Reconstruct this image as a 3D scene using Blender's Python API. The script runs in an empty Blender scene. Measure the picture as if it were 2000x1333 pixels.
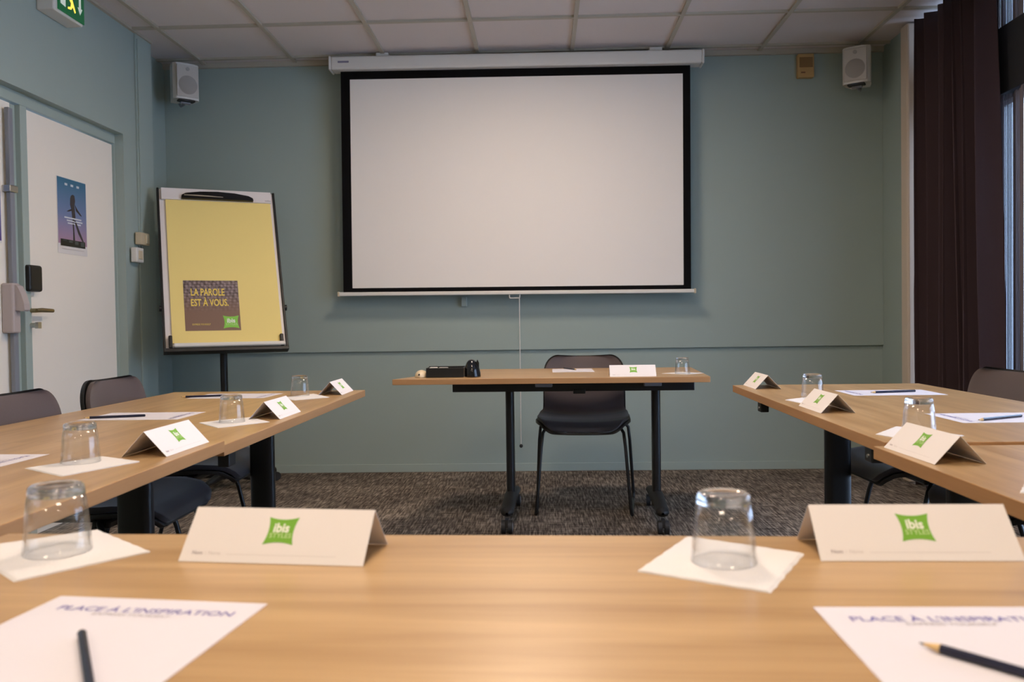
import bpy, bmesh, math, random
from mathutils import Matrix, Vector
random.seed(7)
S = bpy.context.scene
C = S.collection
PI = math.pi

# ------------------------------------------------------------------ camera
H = 0.985
YAW, PITCH, ROLL, FPX = 0.0348, -0.0225, 0.0142, 1693.9
cam = bpy.data.cameras.new('camera'); co = bpy.data.objects.new('camera', cam); C.objects.link(co)
cam.sensor_width = 36.0; cam.lens = FPX / 2000 * 36.0
cam.clip_start = 0.02; cam.clip_end = 200
RC = (Matrix.Rotation(YAW, 3, 'Z') @ Matrix.Rotation(PITCH, 3, 'X') @ Matrix.Rotation(ROLL, 3, 'Y'))
co.matrix_world = Matrix.Translation((0, 0, H)) @ (RC @ Matrix.Rotation(PI/2, 3, 'X')).to_4x4()
cam.dof.use_dof = True; cam.dof.focus_distance = 3.0; cam.dof.aperture_fstop = 7.0
S.camera = co

# ------------------------------------------------------------------ exposure and world (daylight outside)
S.view_settings.view_transform = 'Standard'; S.view_settings.look = 'None'
S.view_settings.gamma = 1; S.view_settings.exposure = 1.25
W = bpy.data.worlds.new('world'); S.world = W; W.use_nodes = True
bg = W.node_tree.nodes['Background']; bg.inputs[0].default_value = (0.50, 0.68, 1.0, 1); bg.inputs[1].default_value = 2.8
LAMP = 23.0          # radiance of the ceiling panels
LAMP_COL = (1.0, 0.79, 0.60)

# pixel reading of the photograph -> point on a known plane of the room (metres, floor = 0)
def ray(px, py):
    return RC @ Vector(((px-1000)/FPX, 1.0, -(py-666.5)/FPX))
def onz(px, py, z):
    d = ray(px, py); t = (z-H)/d.z; return Vector((d.x*t, d.y*t, z))
def ony(px, py, y):
    d = ray(px, py); t = y/d.y; return Vector((d.x*t, y, H+d.z*t))
def onx(px, py, x):
    d = ray(px, py); t = x/d.x; return Vector((x, d.y*t, H+d.z*t))

# ------------------------------------------------------------------ materials
MATS = {}
def mat(name, col, rough=0.5, metal=0.0, spec=0.5, coat=0.0, emis=None, estr=0.0, trans=0.0, ior=1.45, sheen=0.0, bump=None, var=None):
    if name in MATS: return MATS[name]
    m = bpy.data.materials.new(name); m.use_nodes = True
    nt = m.node_tree; b = nt.nodes['Principled BSDF']
    b.inputs['Base Color'].default_value = (*col, 1)
    b.inputs['Roughness'].default_value = rough; b.inputs['Metallic'].default_value = metal
    b.inputs['Specular IOR Level'].default_value = spec; b.inputs['Coat Weight'].default_value = coat
    b.inputs['Transmission Weight'].default_value = trans; b.inputs['IOR'].default_value = ior
    b.inputs['Sheen Weight'].default_value = sheen
    if emis: b.inputs['Emission Color'].default_value = (*emis, 1); b.inputs['Emission Strength'].default_value = estr
    if var or bump:
        tc = nt.nodes.new('ShaderNodeTexCoord'); mp = nt.nodes.new('ShaderNodeMapping')
        nt.links.new(tc.outputs['Object'], mp.inputs[0])
        nz = nt.nodes.new('ShaderNodeTexNoise'); nt.links.new(mp.outputs[0], nz.inputs['Vector'])
        src = var or bump
        nz.inputs['Scale'].default_value = src[0]; nz.inputs['Detail'].default_value = 4
        if len(src) > 2: mp.inputs['Scale'].default_value = src[2]
        if var:
            mx = nt.nodes.new('ShaderNodeMix'); mx.data_type = 'RGBA'
            mx.inputs[6].default_value = (*[c*(1-var[1]) for c in col], 1)
            mx.inputs[7].default_value = (*[min(1, c*(1+var[1])) for c in col], 1)
            nt.links.new(nz.outputs[0], mx.inputs[0]); nt.links.new(mx.outputs[2], b.inputs['Base Color'])
        if bump:
            bp = nt.nodes.new('ShaderNodeBump'); bp.inputs['Strength'].default_value = bump[1]; bp.inputs['Distance'].default_value = 0.002
            n2 = nt.nodes.new('ShaderNodeTexNoise'); n2.inputs['Scale'].default_value = bump[0]
            nt.links.new(tc.outputs['Object'], n2.inputs['Vector']); nt.links.new(n2.outputs[0], bp.inputs['Height'])
            nt.links.new(bp.outputs[0], b.inputs['Normal'])
    MATS[name] = m
    return m

def wood_mat(name, c1, c2, rough=0.33):
    m = bpy.data.materials.new(name); m.use_nodes = True; nt = m.node_tree; b = nt.nodes['Principled BSDF']
    tc = nt.nodes.new('ShaderNodeTexCoord')
    mp = nt.nodes.new('ShaderNodeMapping'); mp.inputs['Scale'].default_value = (1.3, 16, 16)
    nt.links.new(tc.outputs['Object'], mp.inputs[0])
    n1 = nt.nodes.new('ShaderNodeTexNoise'); n1.inputs['Scale'].default_value = 1.6; n1.inputs['Detail'].default_value = 5; n1.inputs['Distortion'].default_value = 0.4
    nt.links.new(mp.outputs[0], n1.inputs['Vector'])
    mp2 = nt.nodes.new('ShaderNodeMapping'); mp2.inputs['Scale'].default_value = (6, 220, 220)
    nt.links.new(tc.outputs['Object'], mp2.inputs[0])
    n2 = nt.nodes.new('ShaderNodeTexNoise'); n2.inputs['Scale'].default_value = 1.0; n2.inputs['Detail'].default_value = 3
    nt.links.new(mp2.outputs[0], n2.inputs['Vector'])
    ad = nt.nodes.new('ShaderNodeMath'); ad.operation = 'MULTIPLY_ADD'; ad.inputs[1].default_value = 0.35
    nt.links.new(n2.outputs[0], ad.inputs[0]); nt.links.new(n1.outputs[0], ad.inputs[2])
    cr = nt.nodes.new('ShaderNodeValToRGB'); nt.links.new(ad.outputs[0], cr.inputs[0])
    cr.color_ramp.elements[0].position = 0.45; cr.color_ramp.elements[0].color = (*c1, 1)
    cr.color_ramp.elements[1].position = 0.9; cr.color_ramp.elements[1].color = (*c2, 1)
    nt.links.new(cr.outputs[0], b.inputs['Base Color'])
    b.inputs['Roughness'].default_value = rough; b.inputs['Specular IOR Level'].default_value = 0.5
    MATS[name] = m
    return m

def carpet_mat():
    m = bpy.data.materials.new('streaked carpet'); m.use_nodes = True; nt = m.node_tree; b = nt.nodes['Principled BSDF']
    tc = nt.nodes.new('ShaderNodeTexCoord'); out = []
    for sc, s, dt in (((110, 9, 1), 1.0, 4), ((9, 100, 1), 1.0, 4), ((1, 1, 1), 2.2, 3), ((260, 260, 1), 1.0, 2)):
        mp = nt.nodes.new('ShaderNodeMapping'); mp.inputs['Scale'].default_value = sc
        nt.links.new(tc.outputs['Object'], mp.inputs[0])
        n = nt.nodes.new('ShaderNodeTexNoise'); n.inputs['Scale'].default_value = s; n.inputs['Detail'].default_value = dt
        nt.links.new(mp.outputs[0], n.inputs['Vector']); out.append(n)
    def mth(op, a, bb):
        q = nt.nodes.new('ShaderNodeMath'); q.operation = op
        for i, x in enumerate((a, bb)):
            if isinstance(x, float): q.inputs[i].default_value = x
            else: nt.links.new(x, q.inputs[i])
        return q.outputs[0]
    a = mth('ADD', out[0].outputs[0], mth('MULTIPLY', out[1].outputs[0], 0.6))
    a = mth('ADD', a, mth('MULTIPLY', out[2].outputs[0], 0.35)); a = mth('ADD', a, mth('MULTIPLY', out[3].outputs[0], 0.5))
    a = mth('MULTIPLY', a, 0.41)
    cr = nt.nodes.new('ShaderNodeValToRGB'); nt.links.new(a, cr.inputs[0])
    e = cr.color_ramp.elements
    e[0].position = 0.40; e[0].color = (0.026, 0.021, 0.018, 1)
    e[1].position = 0.62; e[1].color = (0.46, 0.39, 0.32, 1)
    k = e.new(0.50); k.color = (0.14, 0.115, 0.095, 1)
    nt.links.new(cr.outputs[0], b.inputs['Base Color']); b.inputs['Roughness'].default_value = 0.95
    b.inputs['Specular IOR Level'].default_value = 0.1
    bp = nt.nodes.new('ShaderNodeBump'); bp.inputs['Strength'].default_value = 0.5; bp.inputs['Distance'].default_value = 0.004
    nt.links.new(a, bp.inputs['Height']); nt.links.new(bp.outputs[0], b.inputs['Normal'])
    return m

TEAL = mat('teal wall paint', (0.335, 0.41, 0.385), 0.55, spec=0.35, bump=(60, 0.12))
TEAL2 = mat('teal gloss trim paint', (0.35, 0.43, 0.405), 0.4)
CEIL = mat('off white ceiling tile', (0.68, 0.62, 0.60), 0.9, bump=(180, 0.3))
TBAR = mat('beige ceiling grid', (0.46, 0.42, 0.34), 0.6)
CARPET = carpet_mat()
WHITE = mat('white door laminate', (0.88, 0.83, 0.75), 0.45)
WPLAS = mat('white plastic', (0.72, 0.70, 0.66), 0.4)
CREAM = mat('cream plastic', (0.62, 0.52, 0.36), 0.45)
OCHRE = mat('aged ochre plastic', (0.52, 0.33, 0.13), 0.45)
OCHRED = mat('dark ochre grille', (0.26, 0.15, 0.06), 0.7)
BLACK = mat('black powder coat', (0.008, 0.009, 0.011), 0.4)
BLACKG = mat('glossy black plastic', (0.008, 0.009, 0.012), 0.12)
BLACKM = mat('matt black fabric edge', (0.006, 0.006, 0.007), 0.9, spec=0.1)
RUB = mat('dark grey rubber', (0.02, 0.021, 0.024), 0.6)
GREY = mat('grey painted steel', (0.22, 0.235, 0.27), 0.45)
SILV = mat('satin chrome', (0.6, 0.58, 0.55), 0.3, metal=1.0)
BRASS = mat('worn brass', (0.38, 0.30, 0.17), 0.35, metal=1.0)
PINKG = mat('warm grey enamel', (0.44, 0.38, 0.37), 0.4)
PAPER = mat('white paper', (0.69, 0.675, 0.745), 0.8, spec=0.2)
CARD = mat('white card stock', (0.78, 0.745, 0.75), 0.7, spec=0.25)
NAPK = mat('white tissue', (0.74, 0.725, 0.73), 0.9, spec=0.1, bump=(400, 0.3))
GREEN = mat('leaf green print', (0.17, 0.42, 0.035), 0.6)
LGREEN = mat('bright green print', (0.25, 0.62, 0.08), 0.6)
INKW = mat('white print', (0.85, 0.88, 0.78), 0.6)
INKY = mat('pale green print', (0.52, 0.70, 0.32), 0.6)
INKP = mat('violet ink', (0.13, 0.11, 0.38), 0.6)
INKG = mat('grey ink', (0.34, 0.30, 0.33), 0.6)
INKL = mat('light grey ink', (0.56, 0.52, 0.52), 0.6)
YELL = mat('yellow flipchart paper', (0.88, 0.71, 0.27), 0.7, spec=0.2)
YTXT = mat('yellow lettering', (0.85, 0.65, 0.12), 0.6)
SCRN = mat('matt white screen fabric', (0.80, 0.77, 0.74), 0.8, spec=0.1)
GLASS = mat('clear glass', (1, 1, 1), 0.0, trans=1.0, ior=1.47)
def thin_glass():
    m = bpy.data.materials.new('thin clear glass'); m.use_nodes = True; nt = m.node_tree; nt.nodes.remove(nt.nodes['Principled BSDF'])
    tr = nt.nodes.new('ShaderNodeBsdfTransparent'); gl = nt.nodes.new('ShaderNodeBsdfGlossy'); gl.inputs['Roughness'].default_value = .02
    tr.inputs[0].default_value = (.988, .992, .992, 1)
    lw = nt.nodes.new('ShaderNodeLayerWeight'); lw.inputs[0].default_value = .5
    pw = nt.nodes.new('ShaderNodeMath'); pw.operation = 'POWER'; pw.inputs[1].default_value = 3.0; nt.links.new(lw.outputs['Facing'], pw.inputs[0])
    ma = nt.nodes.new('ShaderNodeMath'); ma.operation = 'MULTIPLY_ADD'; ma.inputs[1].default_value = .80; ma.inputs[2].default_value = .035; nt.links.new(pw.outputs[0], ma.inputs[0])
    mx = nt.nodes.new('ShaderNodeMixShader'); nt.links.new(ma.outputs[0], mx.inputs[0]); nt.links.new(tr.outputs[0], mx.inputs[1]); nt.links.new(gl.outputs[0], mx.inputs[2])
    nt.links.new(mx.outputs[0], nt.nodes['Material Output'].inputs[0]); return m
TGLASS = thin_glass()
FGLASS = bpy.data.materials.new('clear glass foot'); FGLASS.use_nodes = True; nt = FGLASS.node_tree
pb_ = nt.nodes['Principled BSDF']; pb_.inputs['Roughness'].default_value = 0; pb_.inputs['Transmission Weight'].default_value = 1; pb_.inputs['IOR'].default_value = 1.47
tr_ = nt.nodes.new('ShaderNodeBsdfTransparent'); mx_ = nt.nodes.new('ShaderNodeMixShader'); mx_.inputs[0].default_value = .75
nt.links.new(tr_.outputs[0], mx_.inputs[1]); nt.links.new(pb_.outputs[0], mx_.inputs[2]); nt.links.new(mx_.outputs[0], nt.nodes['Material Output'].inputs[0])
PANE = mat('window glass', (1, 1, 1), 0.0, trans=1.0, ior=1.05)
UPH = mat('taupe upholstery', (0.105, 0.080, 0.080), 0.55, sheen=0.15, bump=(500, 0.2))
UPHN = mat('dark navy upholstery', (0.022, 0.021, 0.027), 0.55, sheen=0.2, bump=(500, 0.2))
DGREY = mat('dark chair shell', (0.012, 0.012, 0.013), 0.45)
WOODB = mat('bare pencil wood', (0.70, 0.48, 0.22), 0.6)
PENC = mat('dark blue pencil lacquer', (0.010, 0.012, 0.035), 0.22)
CURT = mat('aubergine curtain cloth', (0.046, 0.025, 0.030), 0.8, sheen=0.05, bump=(700, 0.25))
STR = mat('taupe curtain strings', (0.20, 0.18, 0.20), 0.6, spec=0.3)
TRIMB = mat('beige painted casing', (0.62, 0.52, 0.42), 0.4)
FRAMEW = mat('white window frame', (0.55, 0.60, 0.62), 0.4)
DARKL = mat('dark window transom', (0.02, 0.021, 0.025), 0.6)
OAK = wood_mat('light oak laminate', (0.375, 0.225, 0.100), (0.54, 0.355, 0.175))
OAKE = wood_mat('oak edge banding', (0.40, 0.205, 0.085), (0.50, 0.27, 0.12), 0.4)
LAMPM = mat('lit lamp diffuser', (0.8, 0.8, 0.8), 0.5, emis=LAMP_COL, estr=LAMP)

# ------------------------------------------------------------------ mesh helper
class MB:
    def __init__(s): s.v = []; s.f = []; s.m = []; s.s = []
    def add(s, vs, fs, m=0, smooth=False, M=None):
        o = len(s.v)
        s.v += [tuple(M @ Vector(v)) if M is not None else tuple(v) for v in vs]
        for f in fs: s.f.append([i+o for i in f]); s.m.append(m); s.s.append(smooth)
        return s
    def box(s, x0, x1, y0, y1, z0, z1, m=0, M=None):
        v = [(x, y, z) for z in (z0, z1) for y in (y0, y1) for x in (x0, x1)]
        return s.add(v, [(0, 2, 3, 1), (4, 5, 7, 6), (0, 1, 5, 4), (2, 6, 7, 3), (0, 4, 6, 2), (1, 3, 7, 5)], m, False, M)
    def prism(s, poly, z0, z1, m=0, M=None, smooth=False):
        n = len(poly); v = [(x, y, z0) for x, y in poly] + [(x, y, z1) for x, y in poly]
        s.add(v, [tuple(range(n))[::-1], tuple(range(n, 2*n))], m, False, M)
        return s.add(v, [(i, (i+1) % n, (i+1) % n+n, i+n) for i in range(n)], m, smooth, M)
    def cyl(s, a, b, r0, r1=None, n=20, m=0, M=None, smooth=True, cap=True):
        r1 = r0 if r1 is None else r1
        a = Vector(a); b = Vector(b); d = (b-a).normalized()
        q = d.orthogonal().normalized(); w = d.cross(q)
        v = []
        for p, r in ((a, r0), (b, r1)):
            for i in range(n):
                t = 2*PI*i/n; v.append(p+(q*math.cos(t)+w*math.sin(t))*r)
        s.add(v, [(i, (i+1) % n, (i+1) % n+n, i+n) for i in range(n)], m, smooth, M)
        if cap: s.add(v, [tuple(range(n))[::-1], tuple(range(n, 2*n))], m, False, M)
        return s
    def tube(s, pts, r, n=10, m=0, M=None):
        pts = [Vector(p) for p in pts]; rings = []; ref = None
        for i, p in enumerate(pts):
            d = ((pts[min(i+1, len(pts)-1)]-p).normalized() + (p-pts[max(i-1, 0)]).normalized()).normalized()
            if ref is None: ref = d.orthogonal().normalized()
            ref = (ref-d*ref.dot(d)).normalized(); w = d.cross(ref)
            rr = r[i] if isinstance(r, (list, tuple)) else r
            rings.append([p+(ref*math.cos(2*PI*k/n)+w*math.sin(2*PI*k/n))*rr for k in range(n)])
        v = [q for g in rings for q in g]; f = []
        for i in range(len(pts)-1):
            for k in range(n): f.append((i*n+k, i*n+(k+1) % n, (i+1)*n+(k+1) % n, (i+1)*n+k))
        s.add(v, f, m, True, M)
        return s.add(v, [tuple(range(n))[::-1], tuple(range(len(v)-n, len(v)))], m, False, M)
    def lathe(s, prof, n=48, m=0, M=None, sx=1, sy=1):
        v = []; f = []; k = len(prof)
        for i in range(n):
            t = 2*PI*i/n
            for r, z in prof: v.append((r*math.cos(t)*sx, r*math.sin(t)*sy, z))
        for i in range(n):
            j = (i+1) % n
            for q in range(k-1):
                f.append((i*k+q, j*k+q, j*k+q+1, i*k+q+1))
        return s.add(v, f, m, True, M)
    def grid(s, fn, nu, nv, m=0, M=None, smooth=True):
        v = [fn(i/nu, j/nv) for j in range(nv+1) for i in range(nu+1)]
        f = [(j*(nu+1)+i, j*(nu+1)+i+1, (j+1)*(nu+1)+i+1, (j+1)*(nu+1)+i) for j in range(nv) for i in range(nu)]
        return s.add(v, f, m, smooth, M)
    def text(s, txt, M, width=None, height=None, m=0, bold=0.0):
        cu = bpy.data.curves.new('t', 'FONT'); cu.body = txt; cu.align_x = 'CENTER'; cu.align_y = 'CENTER'; cu.size = 1; cu.offset = bold; cu.resolution_u = 3
        o = bpy.data.objects.new('t', cu); C.objects.link(o)
        bpy.context.view_layer.update()
        me = bpy.data.meshes.new_from_object(o.evaluated_get(bpy.context.evaluated_depsgraph_get()))
        xs = [v.co.x for v in me.vertices]; ys = [v.co.y for v in me.vertices]
        w = max(xs)-min(xs); h = max(ys)-min(ys); cx = (max(xs)+min(xs))/2; cy = (max(ys)+min(ys))/2
        kx = width/w if width else height/h; ky = height/h if height else kx
        s.add([((v.co.x-cx)*kx, (v.co.y-cy)*ky, 0) for v in me.vertices], [tuple(p.vertices) for p in me.polygons], m, False, M)
        bpy.data.objects.remove(o); bpy.data.curves.remove(cu); bpy.data.meshes.remove(me)
        return s
    def build(s, name, mats, parent=None, bevel=0.0, segs=2, weld=False):
        me = bpy.data.meshes.new(name); me.from_pydata(s.v, [], s.f)
        if not isinstance(mats, (list, tuple)): mats = [mats]
        for q in mats: me.materials.append(q)
        me.polygons.foreach_set('material_index', s.m); me.polygons.foreach_set('use_smooth', s.s)
        bm = bmesh.new(); bm.from_mesh(me)
        if weld: bmesh.ops.remove_doubles(bm, verts=bm.verts, dist=1e-5)
        bmesh.ops.recalc_face_normals(bm, faces=bm.faces) if weld else None
        bm.to_mesh(me); bm.free(); me.update()
        o = bpy.data.objects.new(name, me); C.objects.link(o)
        if parent: o.parent = parent
        if bevel:
            b = o.modifiers.new('bevel', 'BEVEL'); b.width = bevel; b.segments = segs; b.limit_method = 'ANGLE'; b.angle_limit = math.radians(40)
        return o

def tag(o, label=None, cat=None, group=None, kind=None):
    if label: o['label'] = label
    if cat: o['category'] = cat
    if group: o['group'] = group
    if kind: o['kind'] = kind
    return o
def thing(name, label, cat, loc=(0, 0, 0), rz=0, group=None):
    o = bpy.data.objects.new(name, None); C.objects.link(o); o.empty_display_size = 0.1
    o.location = loc; o.rotation_euler = (0, 0, rz)
    return tag(o, label, cat, group)
def place(o, loc, rz=0):
    o.location = loc; o.rotation_euler = (0, 0, rz); return o
def copy_tree(o, parent=None):
    c = o.copy(); C.objects.link(c)
    if parent: c.parent = parent
    for ch in list(o.children): copy_tree(ch, c)
    return c
def struct(mb, name, mats, parent=None, bevel=0.0):
    o = mb.build(name, mats, parent, bevel)
    if not parent: tag(o, kind='structure')
    return o
def F(o, x, y, z, u=(1, 0, 0), v=(0, 0, 1)):
    # matrix that lays local X along u and local Y along v, normal = u x v
    u = Vector(u).normalized(); v = Vector(v).normalized(); n = u.cross(v)
    M = Matrix((u, v, n)).transposed().to_4x4(); M.translation = (x, y, z); return M

# ================================================================== ROOM
WY = 5.69; CZ = 2.696; XL = -2.35; XLR = -2.465; XR = 2.20; YF = -2.6
struct(MB().box(-2.9, 2.9, YF-.2, WY+.2, -0.08, 0), 'floor', CARPET)
struct(MB().box(-2.9, 2.9, YF-.2, WY+.2, CZ+.012, CZ+.10), 'ceiling', CEIL)
g = MB(); gx = [-2.186+.6*i for i in range(8)]; gy = [4.951-.6*i for i in range(13)] + [5.551]
for x in gx: g.box(x-.012, x+.012, YF, WY-.02, CZ-.002, CZ+.012)
for y in gy: g.box(-2.46, XR+.2, y-.012, y+.012, CZ-.0015, CZ+.012)
struct(g, 'trim_1', TBAR)
a = MB().box(-2.47, XR, WY-.045, WY-.023, CZ-.022, CZ+.011).box(XL, XL+.02, YF, 5.2, CZ-.004, CZ+.011)
struct(a, 'trim_2', TBAR)
struct(MB().box(-2.9, 2.9, WY, WY+.12, 0, CZ+.05), 'wall_back', TEAL)
struct(MB().box(XLR, XR, WY-.023, WY, 0.799, CZ), 'trim_3', TEAL, bevel=.002)      # thicker upper wall lining
struct(MB().box(XLR, XR, WY-.014, WY, 0, 0.052), 'baseboard_back', TEAL2, bevel=.002)
# left wall with the double-door opening
DY1 = 4.844; DZ = 2.075; DY0 = 3.0
l = MB().box(XL-.25, XL, DY1, 5.20, 0, CZ+.05).box(XL-.25, XL, DY0, DY1, DZ, CZ+.05).box(XL-.25, XL, YF, DY0, 0, CZ+.05)
l.box(XLR-.1, XLR, 5.20, WY, 0, CZ+.05)
struct(l, 'wall_left', TEAL)
struct(MB().box(XL, XL+.010, 5.00, 5.204, 0, CZ-.004), 'trim_4', TEAL2, bevel=.002)
struct(MB().box(XLR, XLR+.012, 5.21, WY, 0, .052).box(XL, XL+.012, DY1+.01, 4.995, 0, .052), 'baseboard_left', TEAL2)
struct(MB().box(-2.9, 2.9, YF-.12, YF, 0, CZ+.05), 'wall_front', TEAL)
# door frame
DX = -2.41
struct(MB().box(DX-.05, DX+.012, DY0, DY1, 2.02, DZ).box(DX-.05, DX+.012, 4.838, DY1+.001, 0, 2.02), 'trim_5', TEAL2, bevel=.002)
d1 = MB().box(DX-.04, DX, 3.988, 4.832, .008, 2.014)
d1 = struct(d1, 'door_1', WHITE, bevel=.002)
d2 = struct(MB().box(DX-.04, DX, 3.05, 3.892, .008, 2.014), 'door_2', WHITE, bevel=.002)
struct(MB().box(DX-.045, DX-.004, 3.896, 3.984, .008, 2.014).box(DX-.04, DX+.022, 3.935, 3.986, .008, 2.016), 'trim_6', TEAL2, bevel=.003)
# card reader, lever and cylinder on door_1
q = onx(48, 517, DX+.02); q2 = onx(75, 571, DX+.02)
MB().box(DX, DX+.045, q.y, q2.y, q2.z, q.z).build('card_reader', BLACK, d1, bevel=.012, segs=3)
lv = onx(64, 607, DX+.03); le = onx(98, 609, DX+.05)
lever = MB().cyl((DX, lv.y, lv.z), (DX+.012, lv.y, lv.z), .026, n=24).cyl((DX+.012, lv.y, lv.z), (DX+.05, lv.y, lv.z), .010).tube([(DX+.05, lv.y-.004, lv.z), (DX+.055, lv.y+.03, lv.z+.002), (DX+.054, lv.y+.125, lv.z)], [.010, .011, .009])
lever.build('lever_handle', BRASS, d1)
cy = onx(60, 636, DX+.02)
MB().cyl((DX, cy.y, cy.z), (DX+.012, cy.y, cy.z), .025, n=24).cyl((DX+.012, cy.y, cy.z), (DX+.05, cy.y, cy.z), .012).box(DX+.045, DX+.06, cy.y-.008, cy.y+.02, cy.z-.015, cy.z+.015).build('lock_cylinder', SILV, d1)
# vertical rod, clip and bolt case on door_2
ry = onx(24, 400, DX+.03).y
rod = MB().box(DX+.012, DX+.034, ry-.016, ry+.016, .02, 1.98).build('bolt_rod', GREY, d2, bevel=.004)
MB().box(DX, DX+.042, ry-.03, ry+.03, 1.60, 1.63).build('rod_clip', SILV, d2, bevel=.004)
ca, cb = onx(18, 553, DX+.04), onx(36, 651, DX+.04)
case = MB().box(DX, DX+.055, ca.y, cb.y, cb.z, ca.z).build('bolt_case', PINKG, d2, bevel=.008)
hz0, hz1 = onx(40, 606, DX+.09).z, ca.z-.005; hy = (ca.y+cb.y)/2+.01
poly = [(DX+.05, hz1), (DX+.065, hz1-.008), (DX+.082, hz1-.045), (DX+.094, hz0+.03), (DX+.096, hz0), (DX+.086, hz0-.005), (DX+.05, hz0)]
pb = MB(); pb.prism([(x, z) for x, z in poly], -.022, .022, M=Matrix(((1, 0, 0, 0), (0, 0, -1, hy), (0, 1, 0, 0), (0, 0, 0, 1))))
pb.build('bolt_handle', PINKG, case, bevel=.004)

# right side: wall stub, painted casing, window wall
wr = MB().box(XR, XR+.5, 5.27, WY, 0, CZ+.05).box(XR, XR+.5, YF, 1.3, 0, CZ+.05).box(XR+.2, XR+.32, 1.3, 5.27, 2.655, CZ+.05)
struct(wr, 'wall_right', TEAL)
struct(MB().box(2.15, 2.46, 5.175, 5.275, 0, CZ), 'trim_7', TRIMB, bevel=.012)
struct(MB().box(2.19, 2.20, 5.28, WY-.024, 0, .052), 'baseboard_right', TEAL2)
WX = 2.42
w1 = MB().box(WX-.02, WX+.05, 1.3, 5.18, 2.06, 2.09).box(WX-.02, WX+.05, 1.3, 5.18, 0, .09)
yy = [5.16, 4.62, 3.62, 3.56, 2.56, 1.5]
for y in yy: w1.box(WX-.02, WX+.05, y-.03, y+.03, .09, 2.06)
w1 = struct(w1, 'window_1', FRAMEW, bevel=.004)
for i in range(len(yy)-1):
    if yy[i]-yy[i+1] < .2: continue
    MB().box(WX+.012, WX+.018, yy[i+1]+.031, yy[i]-.031, .095, 2.055).build('glass_pane', PANE, w1)
w2 = MB().box(WX-.02, WX+.05, 1.3, 5.18, 2.43, 2.46).box(WX-.02, WX+.05, 1.3, 5.18, 2.64, 2.655)
for y in (5.16, 4.60, 3.6, 2.6, 1.5): w2.box(WX-.02, WX+.05, y-.025, y+.025, 2.46, 2.64)
w2 = struct(w2, 'window_2', FRAMEW, bevel=.003)
MB().box(WX+.012, WX+.018, 1.5, 5.15, 2.462, 2.638).build('glass_pane', PANE, w2)
struct(MB().box(WX-.10, WX+.06, 1.3, 5.18, 2.092, 2.428), 'trim_8', DARKL, bevel=.004)

# ceiling lights (recessed square panels)
first = None
for yl, txt in ((4.051, 'nearest the projection screen'), (2.251, 'above the space between the tables'), (.451, 'above the foreground table'), (-1.349, 'added behind the camera for fill')):
    for xl, sd in (((-.086, ''),) if yl > 0 else ((-1.286, ' on the door side'), (1.114, ' on the window side'))):  # rear pair is out of view, added for general fill light
        t = thing('ceiling_light', f'square recessed ceiling light panel {txt}{sd}', 'ceiling light', (xl, yl, CZ-.004), 0, 'square ceiling light panels')
        f = MB()
        for s_ in (-1, 1): f.box(-.28, .28, s_*.24-.038, s_*.24+.038, -.004, .004); f.box(s_*.24-.038, s_*.24+.038, -.202, .202, -.004, .004)
        for s_ in (-1, 1): f.box(-.29, .29, s_*.29-.012, s_*.29+.012, -.006, .006); f.box(s_*.29-.012, s_*.29+.012, -.278, .278, -.006, .006)
        f.build('frame', WPLAS, t)
        MB().box(-.20, .20, -.20, .20, -.003, .004).build('diffuser', LAMPM, t)

# ================================================================== CURTAINS
def curtain():
    pts = []; n = 300
    def f(u, v):
        z = .015+v*2.655
        yt = 5.10+(4.40-5.10)*u; yb = 5.11+(4.27-5.11)*u; y = yb+(yt-yb)*v
        ph = u*PI*2*7+1.2*math.sin(u*9)
        amp = (.064+.018*math.sin(u*23+1))*(1.0-.25*v)
        x = 2.195+amp*math.sin(ph+.25*math.sin(v*3))+.012*math.sin(u*31+v*2.5)
        if u > .86: x += (u-.86)*.30
        return (x, y+.018*math.cos(ph)*(1-.3*v), z)
    m = MB().grid(f, n, 24)
    o = m.build('curtain', CURT)
    s = o.modifiers.new('thickness', 'SOLIDIFY'); s.thickness = .003
    return o
tag(curtain(), 'dark aubergine pleated floor length curtain beside the window', 'curtain')
sc = MB(); y = 4.62
while y > 3.75:
    for lay in (0, 1):
        fold = .028*math.sin(y*26+lay)+.014*math.sin(y*61+1); yy0 = y+.003*lay
        x = 2.345+.018*lay+fold*.45; w = .0016+.0011*random.random()
        sc.box(x-.0006, x+.0006, yy0-w, yy0+w, .02, 2.668)
    y -= .0052+.003*random.random()
sc.box(2.33, 2.385, 3.75, 4.64, 2.668, 2.69)
tag(sc.build('string_curtain', STR), 'sheer taupe string curtain hanging across the window', 'curtain')

# ================================================================== PROJECTION SCREEN
SY = 5.53
ps = thing('projection_screen', 'large white pull-down projection screen with black border hanging on the back wall', 'projection screen', (-.16, SY, 1.165))
ps.rotation_euler = (0, .0055, 0)
def sx(x): return x+.16
def sz(z): return z-1.165
cs = MB().box(sx(-1.322), sx(1.012), -.055, .06, sz(2.588), sz(2.672)).build('case', WPLAS, ps, bevel=.012, segs=3)
for x0, x1 in ((-1.336, -1.320), (1.010, 1.026)):
    MB().box(sx(x0), sx(x1), -.058, .063, sz(2.584), sz(2.674)).build('end_cap', WPLAS, ps, bevel=.008)
MB().box(sx(-1.275), sx(-1.205), -.0565, -.0555, sz(2.628), sz(2.640)).build('maker_badge', mat('violet grey badge', (.25, .23, .32), .5), cs, bevel=.0004)
for px in (745, 1277):
    p = ony(px, 104, SY); MB().box(sx(p.x)-.04, sx(p.x)+.04, -.03, .12, sz(2.674), sz(2.697)).build('mounting_bracket', WPLAS, ps, bevel=.003)
x0, x1, zt, zb = sx(-1.27), sx(.946), sz(2.588), 0.016
wx0, wx1, wt, wb = sx(-1.211), sx(.899), sz(2.537), sz(1.207)
fb = MB()
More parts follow.
